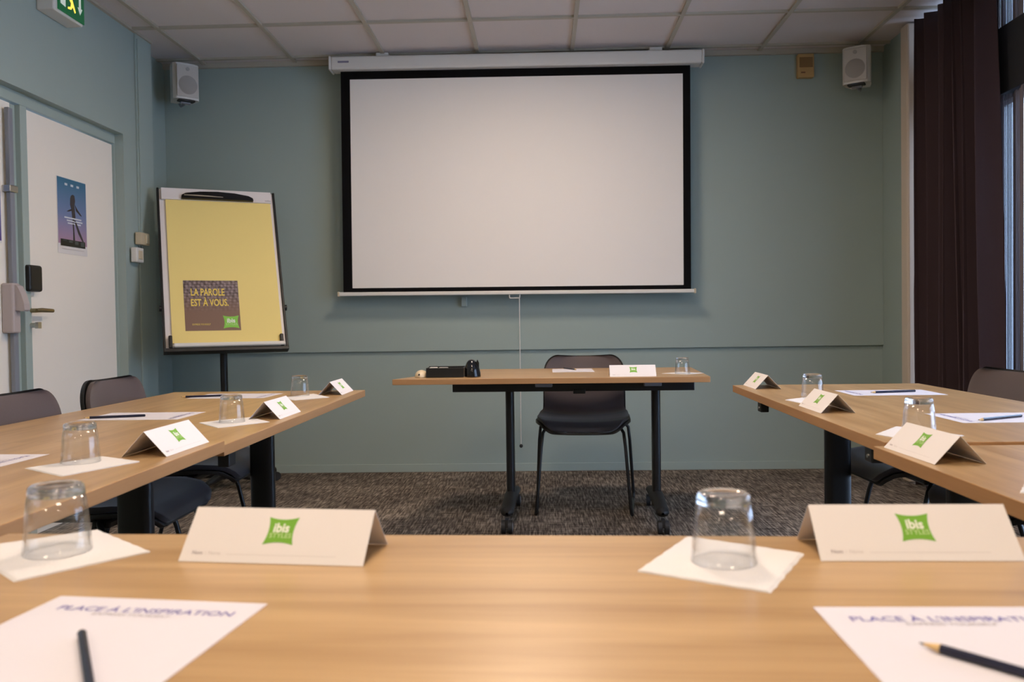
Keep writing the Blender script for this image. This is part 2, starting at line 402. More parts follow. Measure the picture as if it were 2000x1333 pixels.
fb.box(x0, wx0, -.0006, .0006, zb, zt, 1).box(wx1, x1, -.0006, .0006, zb, zt, 1).box(wx0, wx1, -.0006, .0006, zb, wb, 1).box(wx0, wx1, -.0006, .0006, wt, zt, 1)
fb.box(wx0, wx1, -.0006, .0006, wb, wt, 0)
fb.build('screen_fabric', [SCRN, BLACKM], ps)
MB().box(sx(-1.30), sx(.966), -.013, .013, -.008, .016).build('bottom_bar', WPLAS, ps, bevel=.005)
for xx in (-1.306, .964): MB().box(sx(xx), sx(xx)+.012, -.015, .015, -.011, .019).build('end_cap', CREAM, ps, bevel=.003)
hx = sx(-.172)
MB().tube([(hx-.033, 0, -.006), (hx-.033, 0, -.026), (hx-.028, 0, -.031), (hx+.028, 0, -.031), (hx+.033, 0, -.026), (hx+.033, 0, -.006)], .0035).build('pull_handle', WPLAS, ps)
MB().tube([(hx+.030, 0, -.03), (hx+.032, 0, -.4), (hx+.034, 0, -.965)], .0028, n=8).build('pull_cord', WPLAS, ps)
MB().lathe([(0.0001, -.978-.012), (.008, -.986), (.012, -.978), (.009, -.968), (.0001, -.964)], 16, M=Matrix.Translation((hx+.034, 0, 0))).build('cord_weight', BLACK, ps)
p = ony(907, 590, WY-.023)
tag(MB().box(p.x-.018, p.x+.018, WY-.055, WY-.0235, p.z-.03, p.z+.03).build('junction_box', TEAL2, bevel=.003), 'small teal painted box on the wall just under the projection screen', 'junction box')

# ================================================================== SPEAKERS
def speaker():
    t = thing('wall_speaker', '', 'speaker')
    c = MB(); n = 8; w, d, h = .082, .16, .112
    poly = [(-.055, .08), (-.078, 0.0), (-w, -.045), (-w+.012, -.066), (-.04, -.076), (0, -.079), (.04, -.076), (w-.012, -.066), (w, -.045), (.078, 0.0), (.055, .08)]
    c.prism(poly[::-1], -h, h); c.build('cabinet', WPLAS, t, bevel=.006)
    MB().box(-.068, .068, -.0835, -.076, -.100, .100).build('front_grille', mat('warm white mesh grille', (.60, .57, .53), .75, bump=(900, .6)), t, bevel=.004)
    MB().lathe([(.0001, .004), (.050, .004), (.056, .0), (.059, .0)], 40, M=Matrix.Translation((0, -.0838, -.025)) @ Matrix.Rotation(PI/2, 4, 'X')).build('woofer', mat('darker grille ring', (.40, .375, .35), .8, bump=(900, .6)), t)  # ring in a darker tone than the grille around it
    MB().cyl((0, -.084, .075), (0, -.0865, .075), .012).build('tweeter', mat('darker grille ring', (.4, .375, .35)), t)
    MB().tube([(0, -.03, -h-.004), (0, -.01, -h-.02), (0, .05, -h-.02), (0, .12, -.08), (0, .13, 0)], .008).cyl((-.03, -.03, -h-.012), (.03, -.03, -h-.012), .012).build('wall_bracket', GREY, t)
    MB().box(-.05, .05, -.07, -.02, -h-.012, -h).build('terminal_block', RUB, t, bevel=.003)
    return t
sp = speaker(); place(sp, (-2.265, 5.49, 2.53), math.radians(42)); sp['label'] = 'white box loudspeaker high in the left corner above the flipchart'
sp['group'] = 'white wall loudspeakers'
s2 = copy_tree(sp); place(s2, (1.985, 5.50, 2.535), math.radians(-32)); s2['label'] = 'white box loudspeaker high on the right beside the dark curtain'
a, b = ony(1558, 103, WY-.06), ony(1590, 151, WY-.06)
t = thing('wall_sounder', 'small ochre wall sounder with darker grille left of the right loudspeaker', 'alarm sounder', ((a.x+b.x)/2, WY-.023, b.z))
w = (b.x-a.x); h = CZ-.03-b.z
MB().box(-w/2, w/2, -.045, 0, 0, h).build('housing', OCHRE, t, bevel=.006)
MB().box(-w/2+.008, w/2-.010, -.048, -.044, h*.42, h*.84).build('grille', OCHRED, t, bevel=.001)
MB().box(-w/2+.018, -w/2+.045, -.0465, -.0445, h*.17, h*.23).build('badge', mat('rust badge', (.16, .06, .02)), t)

# ================================================================== LEFT WALL ITEMS
# exit sign
ex = thing('exit_sign', 'green illuminated emergency exit sign box above the white double door', 'exit sign', (XL, 4.155, 2.48))
MB().box(0, .085, -.135, .125, 0, .165).build('housing', WPLAS, ex, bevel=.006)
MX = F(None, .0885, 0, .085, (0, 1, 0), (0, 0, 1))
pn = MB(); pn.box(.085, .092, -.105, .127, .012, .162, 0)
def flat(mb, pts, m, off=.0005): mb.add([(.0925+off, x, z) for x, z in pts], [tuple(range(len(pts)))], m)
pn.build('sign_panel', mat('deep green sign', (.008, .10, .04), .35, emis=(.01, .25, .08), estr=.08), ex, bevel=.002)
sg = MB()
flat(sg, [(-.09, .045), (-.045, .04), (-.045, .13), (-.09, .13)], 0)                                   # door
flat(sg, [(-.005, .10), (.012, .105), (.028, .075), (.045, .045), (.036, .038), (.018, .062), (.004, .045), (-.025, .040), (-.025, .05), (-.002, .056), (.004, .075), (-.012, .09)], 1)
flat(sg, [(.010, .112), (.024, .112), (.028, .122), (.022, .132), (.012, .132), (.006, .122)], 1)      # head
flat(sg, [(.075, .13), (.095, .13), (.095, .08), (.108, .08), (.085, .045), (.062, .08), (.075, .08)], 0)  # arrow
sg.build('pictogram', [mat('sign white', (.7, .75, .68), .4, emis=(.8, .9, .8), estr=.12), mat('sign lit amber', (.9, .55, .1), .4, emis=(1, .5, .05), estr=.8)], ex)
# switches on the pilaster
a, b = onx(268, 457, XL+.03), onx(293, 478, XL+.03)
t = thing('light_switch', 'cream wall switch, the upper one on the strip beside the door', 'switch', (XL+.010, (a.y+b.y)/2-.01, (a.z+b.z)/2))
MB().box(0, .035, -.055, .055, -.035, .035).build('switch_box', CREAM, t, bevel=.003)
MB().box(.035, .040, .004, .045, -.025, .025).build('rocker', mat('pale cream plastic', (.72, .66, .5), .4), t, bevel=.002)
a, b = onx(258, 486, XL+.03), onx(280, 511, XL+.03)
t = thing('light_switch', 'white wall switch, the lower one at the end of the thin cable trunk', 'switch', (XL+.010, (a.y+b.y)/2, (a.z+b.z)/2))
MB().box(0, .035, -.045, .045, -.042, .042).build('switch_box', WPLAS, t, bevel=.005)
MB().box(.035, .040, -.022, .022, -.025, .025).build('rocker', CREAM, t, bevel=.002)
zt = (a.z+b.z)/2+.045
tag(MB().box(XL+.0105, XL+.018, 5.012, 5.022, zt, CZ-.03).build('cable_trunk', TEAL2, bevel=.002), 'thin teal cable trunk running up the wall from the white switch', 'cable trunk')
# posters
def poster(name, label, y0, y1, z0, z1, full):
    m = bpy.data.materials.new('sky print'); m.use_nodes = True; nt = m.node_tree; bb = nt.nodes['Principled BSDF']; bb.inputs['Roughness'].default_value = .5
    tc = nt.nodes.new('ShaderNodeTexCoord'); sp_ = nt.nodes.new('ShaderNodeSeparateXYZ'); cr = nt.nodes.new('ShaderNodeValToRGB')
    nt.links.new(tc.outputs['Generated'], sp_.inputs[0]); nt.links.new(sp_.outputs[2], cr.inputs[0]); nt.links.new(cr.outputs[0], bb.inputs['Base Color'])
    e = cr.color_ramp.elements; e[0].color = (.42, .25, .36, 1) if full else (.10, .05, .25, 1); e[1].color = (.035, .16, .27, 1)
    k = e.new(.45); k.color = (.16, .22, .42, 1)
    t = thing(name, label, 'poster', (DX+.0012, (y0+y1)/2, z0)); w = (y1-y0)/2; h = z1-z0
    MB().box(0, .0008, -w, w, 0, h).build('backing_sheet', mat('plastic sleeve', (.74, .72, .72), .3), t)
    MB().box(.0008, .0016, -w+.004, w-.004, h*.13 if full else .01, h-.003).build('print', m, t)
    if full:
        g = MB(); X = .0021
        def P(pts, mm=0): g.add([(X, (u-.5)*2*w, v*h) for u, v in pts], [tuple(range(len(pts)))], mm)
        P([(.46, .78), (.52, .80), (.58, .79), (.60, .72), (.57, .66), (.60, .50), (.55, .45), (.50, .45), (.46, .60), (.42, .66), (.43, .74)])   # head and back
        P([(.58, .68), (.66, .62), (.80, .55), (.82, .53), (.76, .54), (.62, .59)]); P([(.48, .58), (.36, .56), (.30, .56), (.36, .58), (.48, .61)])
        P([(.49, .46), (.54, .46), (.55, .30), (.57, .18), (.50, .18), (.51, .30)]); P([(.54, .46), (.60, .46), (.74, .32), (.90, .17), (.84, .17), (.68, .29)])
        for v_, a_, b_ in ((.47, .22, .80), (.435, .30, .84), (.40, .33, .78)): P([(a_, v_), (b_, v_), (b_, v_+.018), (a_, v_+.018)], 1)
        for u_ in (.30, .50, .70): P([(u_-.045, .90), (u_+.045, .90), (u_+.045, .93), (u_-.045, .93)], 1)
        P([(.08, .10), (.92, .10), (.92, .19), (.08, .19)], 2)
        for u_ in (.16, .36, .56, .76): P([(u_, .115), (u_+.12, .115), (u_+.12, .18), (u_, .18)][::1], 3)
        P([(.12, .06), (.88, .06), (.88, .066), (.12, .066)], 4)
        for i in range(len(g.v)): g.v[i] = (g.v[i][0]+.0001*(i//4 % 5), g.v[i][1], g.v[i][2])
        g.build('artwork', [mat('dark figure print', (.05, .045, .05), .5), mat('pale caption print', (.62, .66, .72), .5), mat('near black strip print', (.012, .016, .014), .5), mat('muted thumbnail print', (.07, .09, .09), .5), INKL], t)
    return t
a, b = onx(109, 338, DX), onx(170, 498, DX)
poster('poster', 'blue sky poster with a running figure on the right-hand door leaf', a.y, b.y, b.z-.01, a.z-.01, True)
b = onx(3, 475, DX); a = onx(3, 296, DX)
poster('poster', 'violet poster on the left-hand door leaf at the edge of view', b.y-.30, b.y, b.z, a.z, False)

# ================================================================== LOGO
def pillow(mb, M, w, h, m, n=8):
    pts = []
    cor = [(-1, -1), (1, -1), (1, 1), (-1, 1)]
    for k in range(4):
        a, b = cor[k], cor[(k+1) % 4]
        for i in range(n):
            t = i/n; x = a[0]+(b[0]-a[0])*t; y = a[1]+(b[1]-a[1])*t; s = 1-.17*4*t*(1-t)
            if a[0] == b[0]: x *= s
            else: y *= s
            pts.append((x*w/2, y*h/2, 0))
    mb.add([(0, 0, 0)]+pts, [(0, i+1, (i+1) % len(pts)+1) for i in range(len(pts))], m, False, M)
def logo(mb, M, w, h, mg, mw, my):
    pillow(mb, M, w, h, mg)
    T = Matrix.Translation
    mb.text('ibis', M @ T((0, h*.11, .0003)), width=w*.52, height=h*.34, m=mw, bold=.03)
    mb.text('STYLES', M @ T((w*.02, -h*.17, .0003)), width=w*.72, height=h*.17, m=my, bold=.01)

# ================================================================== FLIPCHART
A, TLT = .467, .388
r_ = Vector((math.cos(A), math.sin(A), 0)); n_ = Vector((math.sin(A), -math.cos(A), 0))
u_ = Vector((0, 0, 1))*math.cos(TLT)-n_*math.sin(TLT); nn = r_.cross(u_)      # towards the viewer
fc = thing('flipchart_easel', 'black framed flipchart easel with a yellow pad on casters by the left wall', 'flipchart', (-1.934, 5.20, 0))
BO = Vector((-1.792, 4.885, .846))-Vector(fc.location)
MBo = Matrix((r_, u_, nn)).transposed().to_4x4(); MBo.translation = BO
w = .3415; Hb = 1.037
bd = MB().box(-w+.012, w-.012, .01, Hb-.005, -.018, -.001, M=MBo).build('board', mat('white enamel board', (.78, .74, .74), .22), fc)
fr = MB().box(-w, -w+.014, 0, Hb, -.03, .010, M=MBo).build('side_rail', BLACK, fc, bevel=.004)
MB().box(w-.014, w, 0, Hb, -.03, .010, M=MBo).build('side_rail', BLACK, fc, bevel=.004)
MB().box(-w, w, -.012, .012, -.03, .022, M=MBo).build('bottom_rail', BLACK, fc, bevel=.004)
MB().box(-w+.052, w-.020, .012, .036, .004, .040, M=MBo).build('pen_tray', WPLAS, fc, bevel=.008)
for s_ in (-1, 1): MB().box(s_*(w-.038)-.010, s_*(w-.038)+.010, .010, .085, .004, .03, M=MBo).build('tray_end', BLACK, fc, bevel=.005)
clb = MB().box(-w+.024, w-.024, .958, 1.034, .001, .018, M=MBo).build('clamp_bar', mat('white enamel board', (.7, .7, .7)), fc, bevel=.004)
pts = [(-.208, .958), (-.204, .980), (-.18, .994), (-.10, 1.006), (0, 1.010), (.10, 1.004), (.18, .990), (.204, .976), (.208, .958)]
MB().prism(pts[::-1], .018, .036, M=MBo).build('clamp_handle', BLACKG, clb, bevel=.004)
MB().tube([MBo @ Vector((-.19, .978, .038)), MBo @ Vector((-.1, .976, .040)), MBo @ Vector((.03, .972, .039))], [.003, .004, .002], n=8).build('handle_trim', SILV, clb)
MB().text('nobo', MBo @ Matrix.Translation((.296, .972, .0186)), width=.034, m=0, bold=.02).build('maker_mark', INKG, clb)
pad = MB().box(-.294, .310, .043, .957, .001, .010, M=MBo).build('yellow_pad', YELL, fc)
# printed square on the pad: woven dark pattern, yellow slogan and green logo
pm = bpy.data.materials.new('woven brown print'); pm.use_nodes = True; nt = pm.node_tree; bb = nt.nodes['Principled BSDF']; bb.inputs['Roughness'].default_value = .5
tc = nt.nodes.new('ShaderNodeTexCoord'); vo = nt.nodes.new('ShaderNodeTexVoronoi'); vo.inputs['Scale'].default_value = 17; vo.inputs['Randomness'].default_value = .3
nt.links.new(tc.outputs['Generated'], vo.inputs['Vector'])
sp_ = nt.nodes.new('ShaderNodeSeparateXYZ'); nt.links.new(tc.outputs['Generated'], sp_.inputs[0])
cr = nt.nodes.new('ShaderNodeValToRGB'); nt.links.new(vo.outputs['Distance'], cr.inputs[0])
cr.color_ramp.elements[0].color = (.40, .31, .33, 1); cr.color_ramp.elements[1].color = (.055, .036, .032, 1); cr.color_ramp.elements[1].position = .75
mx = nt.nodes.new('ShaderNodeMix'); mx.data_type = 'RGBA'; mr = nt.nodes.new('ShaderNodeMapRange'); mr.inputs[1].default_value = .35; mr.inputs[2].default_value = .75
nt.links.new(sp_.outputs[2], mr.inputs[0]); nt.links.new(mr.outputs[0], mx.inputs[0]); mx.inputs[6].default_value = (.21, .12, .085, 1)
nt.links.new(cr.outputs[0], mx.inputs[7]); nt.links.new(mx.outputs[2], bb.inputs['Base Color'])
MB().box(-.222, .080, .116, .430, .0102, .0108, M=MBo).build('printed_panel', pm, pad)
T = Matrix.Translation
tx = MB(); tx.text('LA PAROLE', MBo @ T((-.090, .356, .0114)), width=.185, height=.046, bold=.02); tx.text('EST À VOUS.', MBo @ T((-.082, .296, .0114)), width=.205, height=.056, bold=.02)
tg = MB(); tg.text('EXPRESS YOURSELF', MBo @ T((-.134, .155, .0114)), width=.098, height=.010)
tx.build('slogan', YTXT, pad); tg.build('tagline', YTXT, pad)
lg = MB(); logo(lg, MBo @ T((.028, .168, .0116)), .088, .080, 0, 1, 2); lg.build('logo', [LGREEN, INKW, INKY], pad)
MB().cyl((0, 0, .06), (0, 0, 1.02), .022, n=24).build('pole', BLACK, fc)
bk = MBo @ Vector((-.02, .40, -.03))
MB().box(-.045, .045, -.06, .05, .95, 1.05).tube([(0, 0, 1.0), (bk.x, bk.y, bk.z)], .018).build('tilt_bracket', BLACK, fc, bevel=.005)
kn = MBo @ Vector((w+.012, .264, -.01)); k2 = MBo @ Vector((w-.01, .264, -.01))
MB().cyl(k2, kn, .018, n=20).build('side_knob', BLACK, fc)
kn = MBo @ Vector((-w-.012, .264, -.01)); k2 = MBo @ Vector((-w+.01, .264, -.01))
MB().cyl(k2, kn, .018, n=20).build('side_knob', BLACK, fc)
MB().cyl((0, 0, .055), (0, 0, .12), .045, .028, n=24).build('hub', BLACK, fc)
for k in range(5):
    an = math.radians((43, 115, 187, 268, 335)[k])
    d = Vector((math.cos(an), math.sin(an), 0)); e_ = d*.32 if k in (0, 4) else d*.30
    MB().tube([(0, 0, .085), e_*.5+Vector((0, 0, .080)), e_+Vector((0, 0, .068))], [.026, .022, .016], n=12).build('base_arm', BLACK, fc)
    s_ = Vector((-d.y, d.x, 0))
    cm = MB()
    for q in (-1, 1): cm.cyl(e_+s_*(q*.012-.008)+Vector((0, 0, .028)), e_+s_*(q*.012+.008)+Vector((0, 0, .028)), .028, n=20)
    cm.cyl(e_+Vector((0, 0, .028)), e_+Vector((0, 0, .07)), .008)
    cm.build('caster', RUB, fc)

# ================================================================== TABLES
def caster(parent, x, y):
    c = MB()
    for q in (-1, 1): c.cyl((x+q*.016-.009, y, .031), (x+q*.016+.009, y, .031), .031, n=24)
    c.box(x-.008, x+.008, y-.020, y+.026, .03, .066)
    o = c.build('caster', RUB, parent)
    MB().cyl((x+.026, y, .031), (x+.028, y, .031), .018, n=20).build('wheel_cap', GREY, o)
def table(label, loc, rz, top, poly, legs, beam, fl=.285, latches=(), ly0=0.0):
    t = thing('flip_top_table', label, 'table', loc, rz, 'oak laminate flip-top tables')
    m = MB(); n = len(poly)
    v = [(x, y, top-.026) for x, y in poly]+[(x, y, top) for x, y in poly]
    m.add(v, [tuple(range(n, 2*n))], 0); m.add(v, [tuple(range(n))[::-1]], 0)
    m.add(v, [(i, (i+1) % n, (i+1) % n+n, i+n) for i in range(n)], 1)
    m.build('tabletop', [OAK, OAKE], t, bevel=.0015, weld=True)
    MB().box(beam[0], beam[1], -.055, .055, top-.088, top-.0265).build('beam', BLACK, t, bevel=.003)
    for x in beam[2]:
        MB().box(x-.042, x+.042, -.085, .085, top-.064, top-.0268).build('pivot_plate', GREY, t, bevel=.003)
    for x in legs:
        pts = [(.021*math.cos(a_)*1.0, .045*math.sin(a_)) for a_ in [2*PI*i/28 for i in range(28)]]
        pts = [(x+math.copysign(abs(c/.021)**.6*.021, c), ly0+math.copysign(abs(s/.045)**.6*.045, s)) for c, s in pts]
        MB().prism(pts, .10, top-.05, smooth=True).build('leg', BLACK, t)
        f = MB()
        def ft(u, v):
            a_ = 2*PI*u; y = (-fl+2*fl*v); e = abs(y)/fl
            zc = .112-.022*e*e; rw = .034*(1-.12*e) if e < .97 else .022; rh = .026*(1-.25*e)+.012*(1-e)
            if e > .999: rw *= .3; rh *= .3
            return (x+rw*math.cos(a_), ly0+y, zc+rh*math.sin(a_))
        f.grid(ft, 20, 30); f.build('foot', mat('textured black plastic', (.016, .016, .017), .6), t, weld=True)
        for yy_ in (-fl-.006, fl+.006): caster(t, x, ly0+yy_)
    for lx, ly in latches:
        MB().box(lx-.022, lx+.022, ly-.014, ly+.014, top-.058, top-.0262).cyl((lx, ly, top-.045), (lx, ly+.016, top-.045), .004, m=1).build('linking_latch', [BLACK, SILV], t, bevel=.003)
    return t
TZ = dict(F=.727, L1=.715, L2=.727, R1=.727, R2=.722, B=.727)
def rect(L, D): return [(-L/2, -D/2), (L/2, -D/2), (L/2, D/2), (-L/2, D/2)]
table('oak laminate table alone at the back in front of the screen', (.19, 4.30, 0), math.radians(-2), TZ['B'],
      [(-.866, -.385), (.572, -.385), (.590, .40), (-.60, .40)], (-.355, .365), (-.635, .548, (-.183, .345)), fl=.30)
for o_ in [bpy.data.objects['flip_top_table']]:
    MB().box(-.04, .02, -.06, -.03, TZ['B']-.100, TZ['B']-.078).build('release_latch', BLACK, o_, bevel=.003)
# side tables: local X runs along the room
L1c = (-1.115, 2.715); table('oak laminate table on the left, far end of the left row', (*L1c, 0), PI/2, TZ['L1'], rect(1.565, .786), (-.53, .48), (-.70, .70, (-.45, .40)), fl=.28, latches=[(-.72, -.375)], ly0=-.065)
table('oak laminate table on the left, near end of the left row', (-1.10, 1.125, 0), PI/2, TZ['L2'], rect(1.585, .770), (-.50, .50), (-.70, .70, (-.42, .42)), fl=.28)
table('oak laminate table on the right, far end of the right row', (1.065, 2.575, 0), PI/2-math.radians(1.3), TZ['R1'], rect(1.58, .70), (-.45, .53), (-.70, .70, (-.40, .45)), fl=.28, latches=[(.36, .332), (-.68, .332)], ly0=.035)
table('oak laminate table on the right, near end of the right row', (1.035, 1.000, 0), PI/2, TZ['R2'], rect(1.552, .735), (-.50, .50), (-.70, .70, (-.42, .42)), fl=.28)
table('oak laminate table across the foreground nearest the camera', (-.020, .66, 0), math.radians(-2.1), TZ['F'], rect(1.34, .76), (-.45, .45), (-.60, .60, (-.38, .38)), fl=.28)

# ================================================================== CHAIR
def sm(x): x = max(0, min(1, x)); return x*x*(3-2*x)
def chair_surf(off, grow):
    prof = [(-.272, .425), (-.268, .443), (-.245, .459), (-.18, .466), (-.05, .461), (.06, .456), (.13, .457), (.175, .470), (.205, .502), (.222, .555), (.238, .62), (.252, .70), (.262, .765), (.266, .785)]
    n = len(prof); L = [0]
    for i in range(1, n): L.append(L[-1]+math.dist(prof[i], prof[i-1]))
    def P(s):
        s *= L[-1]
        for i in range(1, n):
            if s <= L[i] or i == n-1:
                k = (s-L[i-1])/(L[i]-L[i-1]); return [prof[i-1][j]*(1-k)+prof[i][j]*k for j in (0, 1)]
    def f(u, v):
        e = .004; p = P(v); a = P(max(0, v-.03)); b = P(min(1, v+.03)); tx_, tz_ = b[0]-a[0], b[1]-a[1]; q = math.hypot(tx_, tz_); tx_, tz_ = tx_/q, tz_/q
        ny, nz = -tz_, tx_                              # towards the sitter
        s = v*L[-1]; tot = L[-1]
        w = .236-.018*sm((s-.35)/.15)+(-.005)*sm((s-.6)/.2)
        R = .17
        if s < R: w -= .105*(1-math.sqrt(max(0, 1-(1-s/R)**2)))
        Rb = .085
        if tot-s < Rb: w -= Rb*.9*(1-math.sqrt(max(0, 1-(1-(tot-s)/Rb)**2)))
        w += grow; x = (2*u-1)*w
        c = .030*abs(2*u-1)**2.5*(.5+.5*sm((s-.2)/.3))
        d = off+c
        g = grow*(2*v-1)*1.0
        return (x, p[0]+ny*d+tx_*g, p[1]+nz*d+tz_*g)
    return f
def chair():
    t = thing('stacking_chair', '', 'chair')
    def shell(name, o0, o1, grow, m, m2=None):
        nu, nv = 20, 48; A0, B0 = chair_surf(o0, grow), chair_surf(o1, grow)
        A_ = lambda u, v: A0(u, .5-.5*math.cos(PI*v)); B_ = lambda u, v: B0(u, .5-.5*math.cos(PI*v))
        mb = MB(); va = [A_(i/nu, j/nv) for j in range(nv+1) for i in range(nu+1)]; vb = [B_(i/nu, j/nv) for j in range(nv+1) for i in range(nu+1)]
        N = len(va); fs = []; ms = []
        for j in range(nv):
            for i in range(nu):
                q = j*(nu+1)+i; fs.append((q, q+1, q+nu+2, q+nu+1)); ms.append(0); fs.append((q+N, q+nu+1+N, q+nu+2+N, q+1+N)); ms.append(0)
        for j in range(nv):
            for i in (0, nu):
                q = j*(nu+1)+i; fs.append((q, q+nu+1, q+nu+1+N, q+N)); ms.append(0)
        for i in range(nu):
            for j in (0, nv):
                q = j*(nu+1)+i; fs.append((q, q+1, q+1+N, q+N)); ms.append(0)
        mb.v = va+vb; mb.f = fs; mb.m = ms; mb.s = [True]*len(fs)
        if m2:
            for k_, f_ in enumerate(fs):
                if min(i_ % N for i_ in f_)//(nu+1) < 24: mb.m[k_] = 1
        o = mb.build(name, [m, m2] if m2 else m, t, weld=True)
        b = o.modifiers.new('bevel', 'BEVEL'); b.width = .003; b.segments = 2; b.limit_method = 'ANGLE'; b.angle_limit = math.radians(50)
        return o
    shell('seat_shell', -.012, .002, .006, DGREY)
    shell('upholstery', .003, .020, -.002, UPH, UPHN)
    for s in (-1, 1):
        fl_ = [(s*.165, -.11, .442), (s*.190, -.125, .436), (s*.205, -.145, .412), (s*.213, -.165, .34), (s*.235, -.225, .045), (s*.238, -.222, .018), (s*.241, -.205, .010)]
        MB().tube(fl_, .0085).build('leg', BLACK, t)
        rl = [(s*.17, .10, .438), (s*.215, .105, .434), (s*.235, .11, .412), (s*.243, .12, .34), (s*.262, .205, .045), (s*.262, .20, .018), (s*.261, .185, .010)]
        MB().tube(rl, .0085).build('leg', BLACK, t)
        MB().tube([(s*.241, -.207, .010), (s*.250, 0, .010), (s*.261, .187, .010)], .0085).build('runner', BLACK, t)
    MB().box(-.17, .17, -.14, -.09, .424, .449).box(-.17, .17, .08, .12, .424, .445).box(-.10, .10, -.10, .09, .426, .442).build('seat_bracket', BLACK, t, bevel=.008)
    return t
ch = chair(); place(ch, (.212, 4.56, 0), math.radians(-4)); tag(ch, 'taupe padded chair facing the camera behind the table under the screen', 'chair', 'padded stacking chairs around the tables')
for x, y, rz, lb in ((-1.385, 3.20, 90, 'taupe padded chair at the left row nearest the flipchart'), (-1.345, 2.52, 90, 'taupe padded chair at the left row cut by the left edge'),
                     (1.385, 3.06, -88, 'taupe padded chair at the right row in front of the curtain'), (1.42, 2.40, -90, 'padded chair at the right row, only its dark seat edge showing under the table')):
    c = copy_tree(ch); place(c, (x, y, 0), math.radians(rz)); c['label'] = lb

# ================================================================== TABLE TOP ITEMS
def tent(name='name_card'):
    m = MB(); L = .105; hz = .050; d = .046; th = .0006
    for s in (-1, 1):
        v = [(-L, s*d, 0), (L, s*d, 0), (L, 0, hz), (-L, 0, hz), (-L, s*(d-th*1.5), 0), (L, s*(d-th*1.5), 0), (L, 0, hz-th*1.5), (-L, 0, hz-th*1.5)]
        m.add(v, [(0, 1, 2, 3), (4, 7, 6, 5), (0, 4, 5, 1), (0, 3, 7, 4), (1, 5, 6, 2)], 0)
    for s in (-1, 1):
        u = Vector((-s, 0, 0)); up = Vector((0, -s*d, hz)).normalized(); sl = math.hypot(d, hz)
        n = u.cross(up)
        def at(a, b): 
            p = Vector((0, s*d, 0))+u*a+up*b+n*.0003; return F(None, *p, u, up)
        logo(m, at(0.003, sl*.58), .035, .034, 1, 2, 3)
        m.text('Nom', at(-.086, sl*.16), width=.012, m=4, bold=.02); m.text('|', at(-.0765, sl*.16), height=.004, m=5); m.text('Name', at(-.066, sl*.16), width=.014, m=5)
        m.add([(-.0, 0, 0), (.125, 0, 0), (.125, .0004, 0), (0, .0004, 0)], [(0, 1, 2, 3)], 5, False, at(-.052, sl*.14))
    return m.build(name, [CARD, GREEN, INKW, INKY, INKG, INKL])
def cardpos(a, b, z, rz_base):
    # a, b: pixel readings of the two lower corners of the printed face
    P, Q = onz(*a, z), onz(*b, z); d = (Q-P); d.z = 0; mid = (P+Q)/2; an = math.atan2(d.y, d.x)
    return mid, an
card0 = tent(); used = False
def card(a, b, z, label, forward=True):
    global used
    o = card0 if not used else card0.copy()
    if used: C.objects.link(o)
    used = True
    mid, an = cardpos(a, b, z, 0)
    off = Vector((-math.sin(an), math.cos(an), 0))*.046      # local +Y
    p = mid+off; place(o, (p.x, p.y, z+.0006), an)
    return tag(o, label, 'name card', 'folded name cards with a green logo')
card((349.6, 1097.8), (706.8, 1108), TZ['F'], 'white tent name card with green logo in the foreground, between left glass and table middle')
card((1621.7, 1097.5), (1985, 1097.5), TZ['F'], 'white tent name card with green logo at the right end of the foreground table')
card((321, 895), (412.5, 863), TZ['L2'], 'white tent name card on the near left table at its far corner')
card((544, 821), (590.4, 804), TZ['L1'], 'white tent name card on the far left table, nearer one of its two')
card((665, 773.5), (693, 762.7), TZ['L1'], 'white tent name card at the far tip of the far left table')
card((1190.6, 736.5), (1283, 735.5), TZ['B'], 'white tent name card on the back table under the screen')
card((1448, 751.4), (1479.5, 762.5), TZ['R1'], 'white tent name card at the far tip of the far right table')
card((1557.5, 792.5), (1605.5, 809), TZ['R1'], 'white tent name card on the far right table in front of a glass')
card((1726.4, 875), (1824.5, 908.6), TZ['R2'], 'white tent name card on the near right table at its far corner')
P = onz(8, 986, TZ['L2']); o = card0.copy(); C.objects.link(o); place(o, (P.x-.045, P.y-.103, TZ['L2']+.0006), math.radians(96)); tag(o, 'white tent name card on the near left table, mostly cut off by the left edge', 'name card', 'folded name cards with a green logo')

# glasses (upside down tumblers)
def tumbler():
    m = MB(); rb, rt, h = .0355, .0290, .076
    wall = [(rb-.0008, .0002), (rb, .0010), (rb-.0015, .02), (rt+.0028, .045), (rt+.0004, h-.0125)]
    wall2 = [(rt-.0022, h-.0130), (rt+.0006, .045), (rb-.0036, .02), (rb-.0020, .0010), (rb-.0008, .0002)]
    m.lathe(wall+wall2, 64, m=0)
    # thick solid foot of the tumbler
    m.lathe([(0, h-.0030), (rt-.012, h-.0028), (rt-.009, h-.0006), (rt-.004, h), (rt-.0008, h-.0022), (rt, h-.006), (rt+.0004, h-.0120), (rt-.0026, h-.0130), (rt-.008, h-.0118), (0, h-.0112)], 64, m=1)
    return m.build('drinking_glass', [TGLASS, FGLASS], weld=True)
gl0 = tumbler(); gu = False
NT = .0016
def glass(x, y, z, label, k=1.0):
    global gu
    o = gl0 if not gu else gl0.copy()
    if gu: C.objects.link(o)
    gu = True; place(o, (x, y, z+NT), random.random()*6); o.scale = (k, k, k)
    return tag(o, label, 'glass', 'upturned drinking glasses on napkins')
def gpix(cx, cy, z): p = onz(cx, cy, z); return p.x, p.y
